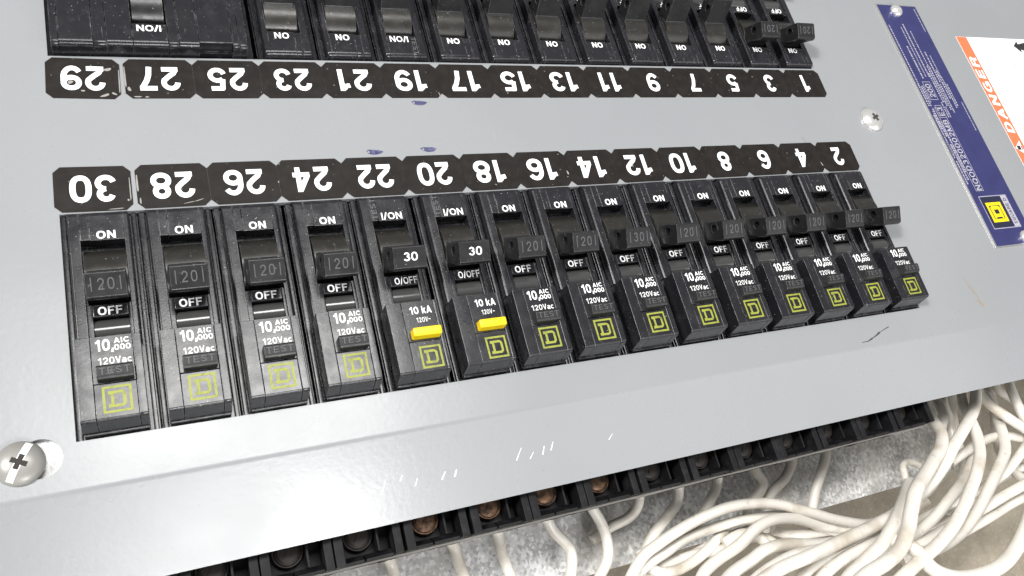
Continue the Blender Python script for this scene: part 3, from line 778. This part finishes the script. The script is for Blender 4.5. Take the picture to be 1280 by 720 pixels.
bundle = [
 # label, radius, [(u, v, z) ...]
 ('white wire arching over the top of the bundle, below the breaker under label 8', 2.3, [(770, 760, -52), (800, 702, -50), (826, 678, -48), (858, 656, -46), (890, 641, -44), (925, 632, -44), (968, 630, -45), (1010, 639, -46), (1048, 650, -48), (1085, 655, -50), (1122, 646, -50), (1160, 628, -48)]),
 ('second white wire of the bundle, just under the topmost arching one', 2.2, [(775, 740, -55), (806, 709, -53), (832, 690, -53), (860, 671, -52), (900, 657, -52), (936, 650, -52), (980, 645, -54), (1010, 652, -54), (1050, 664, -54), (1085, 661, -54), (1130, 640, -52), (1168, 606, -46)]),
 ('white wire curving in a hook at the left end of the bundle', 2.2, [(905, 662, -56), (888, 684, -54), (868, 702, -54), (846, 713, -54), (824, 714, -54), (807, 704, -55), (800, 690, -57)]),
 ('white wire bending down out of the bundle left of centre', 2.4, [(868, 745, -44), (880, 716, -44), (900, 697, -43), (924, 681, -42), (944, 662, -42), (966, 651, -43), (995, 648, -46), (1028, 656, -50), (1060, 662, -52)]),
 ('white wire with faint printed marks in the middle of the bundle', 2.5, [(895, 745, -34), (914, 720, -34), (938, 702, -34), (958, 686, -34), (984, 679, -36), (1015, 681, -38), (1045, 679, -40), (1080, 669, -42), (1112, 654, -42), (1142, 632, -40)]),
 ('thick white wire sweeping up from the bottom edge to the cover, through the bundle centre', 2.7, [(930, 745, -24), (961, 721, -24), (986, 706, -24), (1012, 694, -24), (1050, 676, -25), (1086, 661, -26), (1120, 644, -28), (1142, 626, -30), (1162, 604, -30), (1178, 582, -30), (1192, 560, -30), (1208, 534, -32), (1217, 512, -36), (1218, 488, -40), (1216, 466, -46)]),
 ('thick white wire falling steeply along the left flank of the crossing', 2.9, [(1060, 745, -12), (1082, 720, -12), (1106, 703, -12), (1126, 684, -13), (1136, 660, -14), (1139, 636, -16), (1144, 614, -18), (1156, 594, -22), (1168, 574, -26), (1176, 556, -30), (1174, 540, -34), (1164, 524, -40), (1158, 506, -46)]),
 ('white wire running nearly straight down the middle of the crossing', 2.6, [(1105, 750, -16), (1130, 722, -16), (1154, 697, -17), (1176, 674, -18), (1196, 650, -20), (1210, 626, -22), (1219, 600, -25), (1223, 574, -28), (1222, 550, -32), (1216, 528, -36), (1206, 508, -42), (1200, 484, -48)]),
 ('white wire with its curve turned to the right, outermost at the brown board', 2.6, [(1128, 700, -30), (1150, 694, -28), (1176, 684, -27), (1202, 664, -28), (1222, 638, -30), (1236, 612, -32), (1248, 586, -34), (1256, 562, -36), (1252, 536, -40), (1244, 514, -46), (1232, 494, -52)]),
 ('white wire leaving the frame at the right, midway up', 2.5, [(1080, 700, -38), (1120, 686, -38), (1160, 672, -38), (1196, 654, -40), (1226, 638, -42), (1256, 620, -42), (1286, 602, -42), (1310, 584, -44)]),
 ('white wire leaving the frame just below the cover corner', 2.3, [(1100, 672, -44), (1140, 656, -44), (1180, 636, -44), (1214, 618, -44), (1240, 602, -44), (1262, 584, -44), (1282, 558, -44), (1294, 532, -46)]),
 ('slack white wire looping down to the bottom right corner', 2.9, [(1110, 672, -22), (1130, 680, -20), (1148, 693, -18), (1162, 707, -17), (1184, 718, -16), (1208, 722, -16), (1234, 717, -16), (1254, 706, -16), (1268, 690, -17), (1279, 668, -18), (1288, 640, -20), (1296, 600, -24)]),
 ('white wire slanting from the cover edge to the right side of the frame', 2.5, [(1208, 470, -46), (1220, 488, -42), (1236, 505, -38), (1254, 518, -36), (1272, 530, -36), (1296, 546, -36)]),
 ('white wire hanging from the cover edge at the far right', 2.4, [(1252, 456, -46), (1260, 478, -42), (1268, 496, -40), (1276, 514, -40), (1286, 538, -40), (1290, 570, -42)]),
 ('thin white wire curled at the left foot of the crossing', 1.7, [(1130, 632, -50), (1134, 614, -44), (1132, 596, -42), (1130, 582, -44), (1140, 578, -48), (1156, 586, -50), (1166, 590, -54)]),
 ('white wire rising beside the pan corner', 2.3, [(1090, 668, -40), (1124, 650, -38), (1146, 626, -36), (1160, 600, -36), (1170, 572, -38), (1174, 545, -40), (1178, 520, -44), (1170, 498, -50)]),
 ('white wire tucked under the middle of the bundle', 2.2, [(965, 664, -58), (985, 668, -57), (1012, 666, -57), (1040, 662, -58), (1070, 664, -58), (1100, 660, -58)]),
 ('white wire deep behind the crossing at the right', 2.3, [(1180, 470, -60), (1188, 492, -58), (1190, 520, -58), (1196, 548, -58), (1204, 580, -58), (1200, 612, -56), (1182, 640, -56)]),
 ('second deep white wire behind the crossing, nearer the right edge', 2.3, [(1228, 466, -62), (1240, 500, -58), (1244, 530, -58), (1248, 556, -56), (1258, 580, -56), (1276, 596, -58), (1300, 604, -60)]),
 ('white wire filling the lower middle of the bundle', 2.4, [(1010, 745, -30), (1032, 716, -30), (1056, 698, -30), (1082, 684, -30), (1108, 668, -32), (1130, 650, -36), (1148, 630, -40)]),
 ('white wire along the lower edge of the bundle', 2.4, [(985, 740, -38), (1010, 712, -38), (1040, 694, -38), (1076, 686, -38), (1110, 680, -36), (1140, 668, -34), (1168, 648, -34), (1190, 622, -36), (1206, 596, -40), (1216, 566, -46)]),
 ('white wire in the left lower bundle crossing under the marked one', 2.3, [(850, 700, -58), (880, 690, -56), (910, 684, -54), (936, 672, -54), (956, 674, -52), (985, 690, -48), (1020, 692, -46)]),
 ('short white wire end lying behind the left of the bundle', 2.2, [(905, 680, -52), (928, 668, -50), (948, 672, -48), (968, 686, -46), (990, 688, -46)]),
 ('white wire at the bottom edge left of the slack loop', 2.6, [(1040, 750, -20), (1060, 722, -20), (1084, 700, -20), (1104, 680, -20), (1116, 656, -22), (1126, 630, -26), (1136, 604, -32)]),
 ('white wire crossing low behind the slack loop', 2.2, [(1150, 668, -60), (1180, 652, -58), (1214, 628, -58), (1240, 606, -58), (1270, 588, -60), (1300, 574, -62)]),
 ('white wire hugging the far corner of the terminal row', 2.3, [(1176, 480, -56), (1178, 502, -52), (1186, 524, -50), (1192, 548, -50), (1186, 574, -52), (1172, 600, -54), (1150, 622, -56), (1120, 640, -58)]),
 ('white wire bowed to the right just under the cover edge', 2.2, [(1236, 462, -54), (1248, 486, -52), (1266, 500, -50), (1284, 520, -50), (1300, 548, -52)]),
 ('white wire crossing the far-right wires from left to right', 2.2, [(1188, 580, -42), (1206, 566, -40), (1226, 552, -40), (1250, 544, -42), (1276, 548, -44), (1300, 560, -46)]),
 ('white wire joining the crossing from the right edge, below the others', 2.4, [(1300, 612, -50), (1268, 626, -48), (1238, 646, -46), (1208, 664, -46), (1176, 680, -46), (1146, 690, -48)]),
 ('white wire under the hooked one at the bottom left of the bundle', 2.3, [(770, 745, -60), (800, 724, -59), (832, 708, -58), (866, 694, -58), (896, 676, -58), (930, 664, -59), (960, 660, -60)]),
 ('white wire between the marked wire and the thick sweeping one', 2.3, [(915, 760, -32), (945, 726, -31), (972, 706, -31), (998, 692, -32), (1036, 684, -34), (1070, 676, -36), (1100, 664, -38)]),
]
for lab, r, px in bundle: wire(px, r, lab, WB)
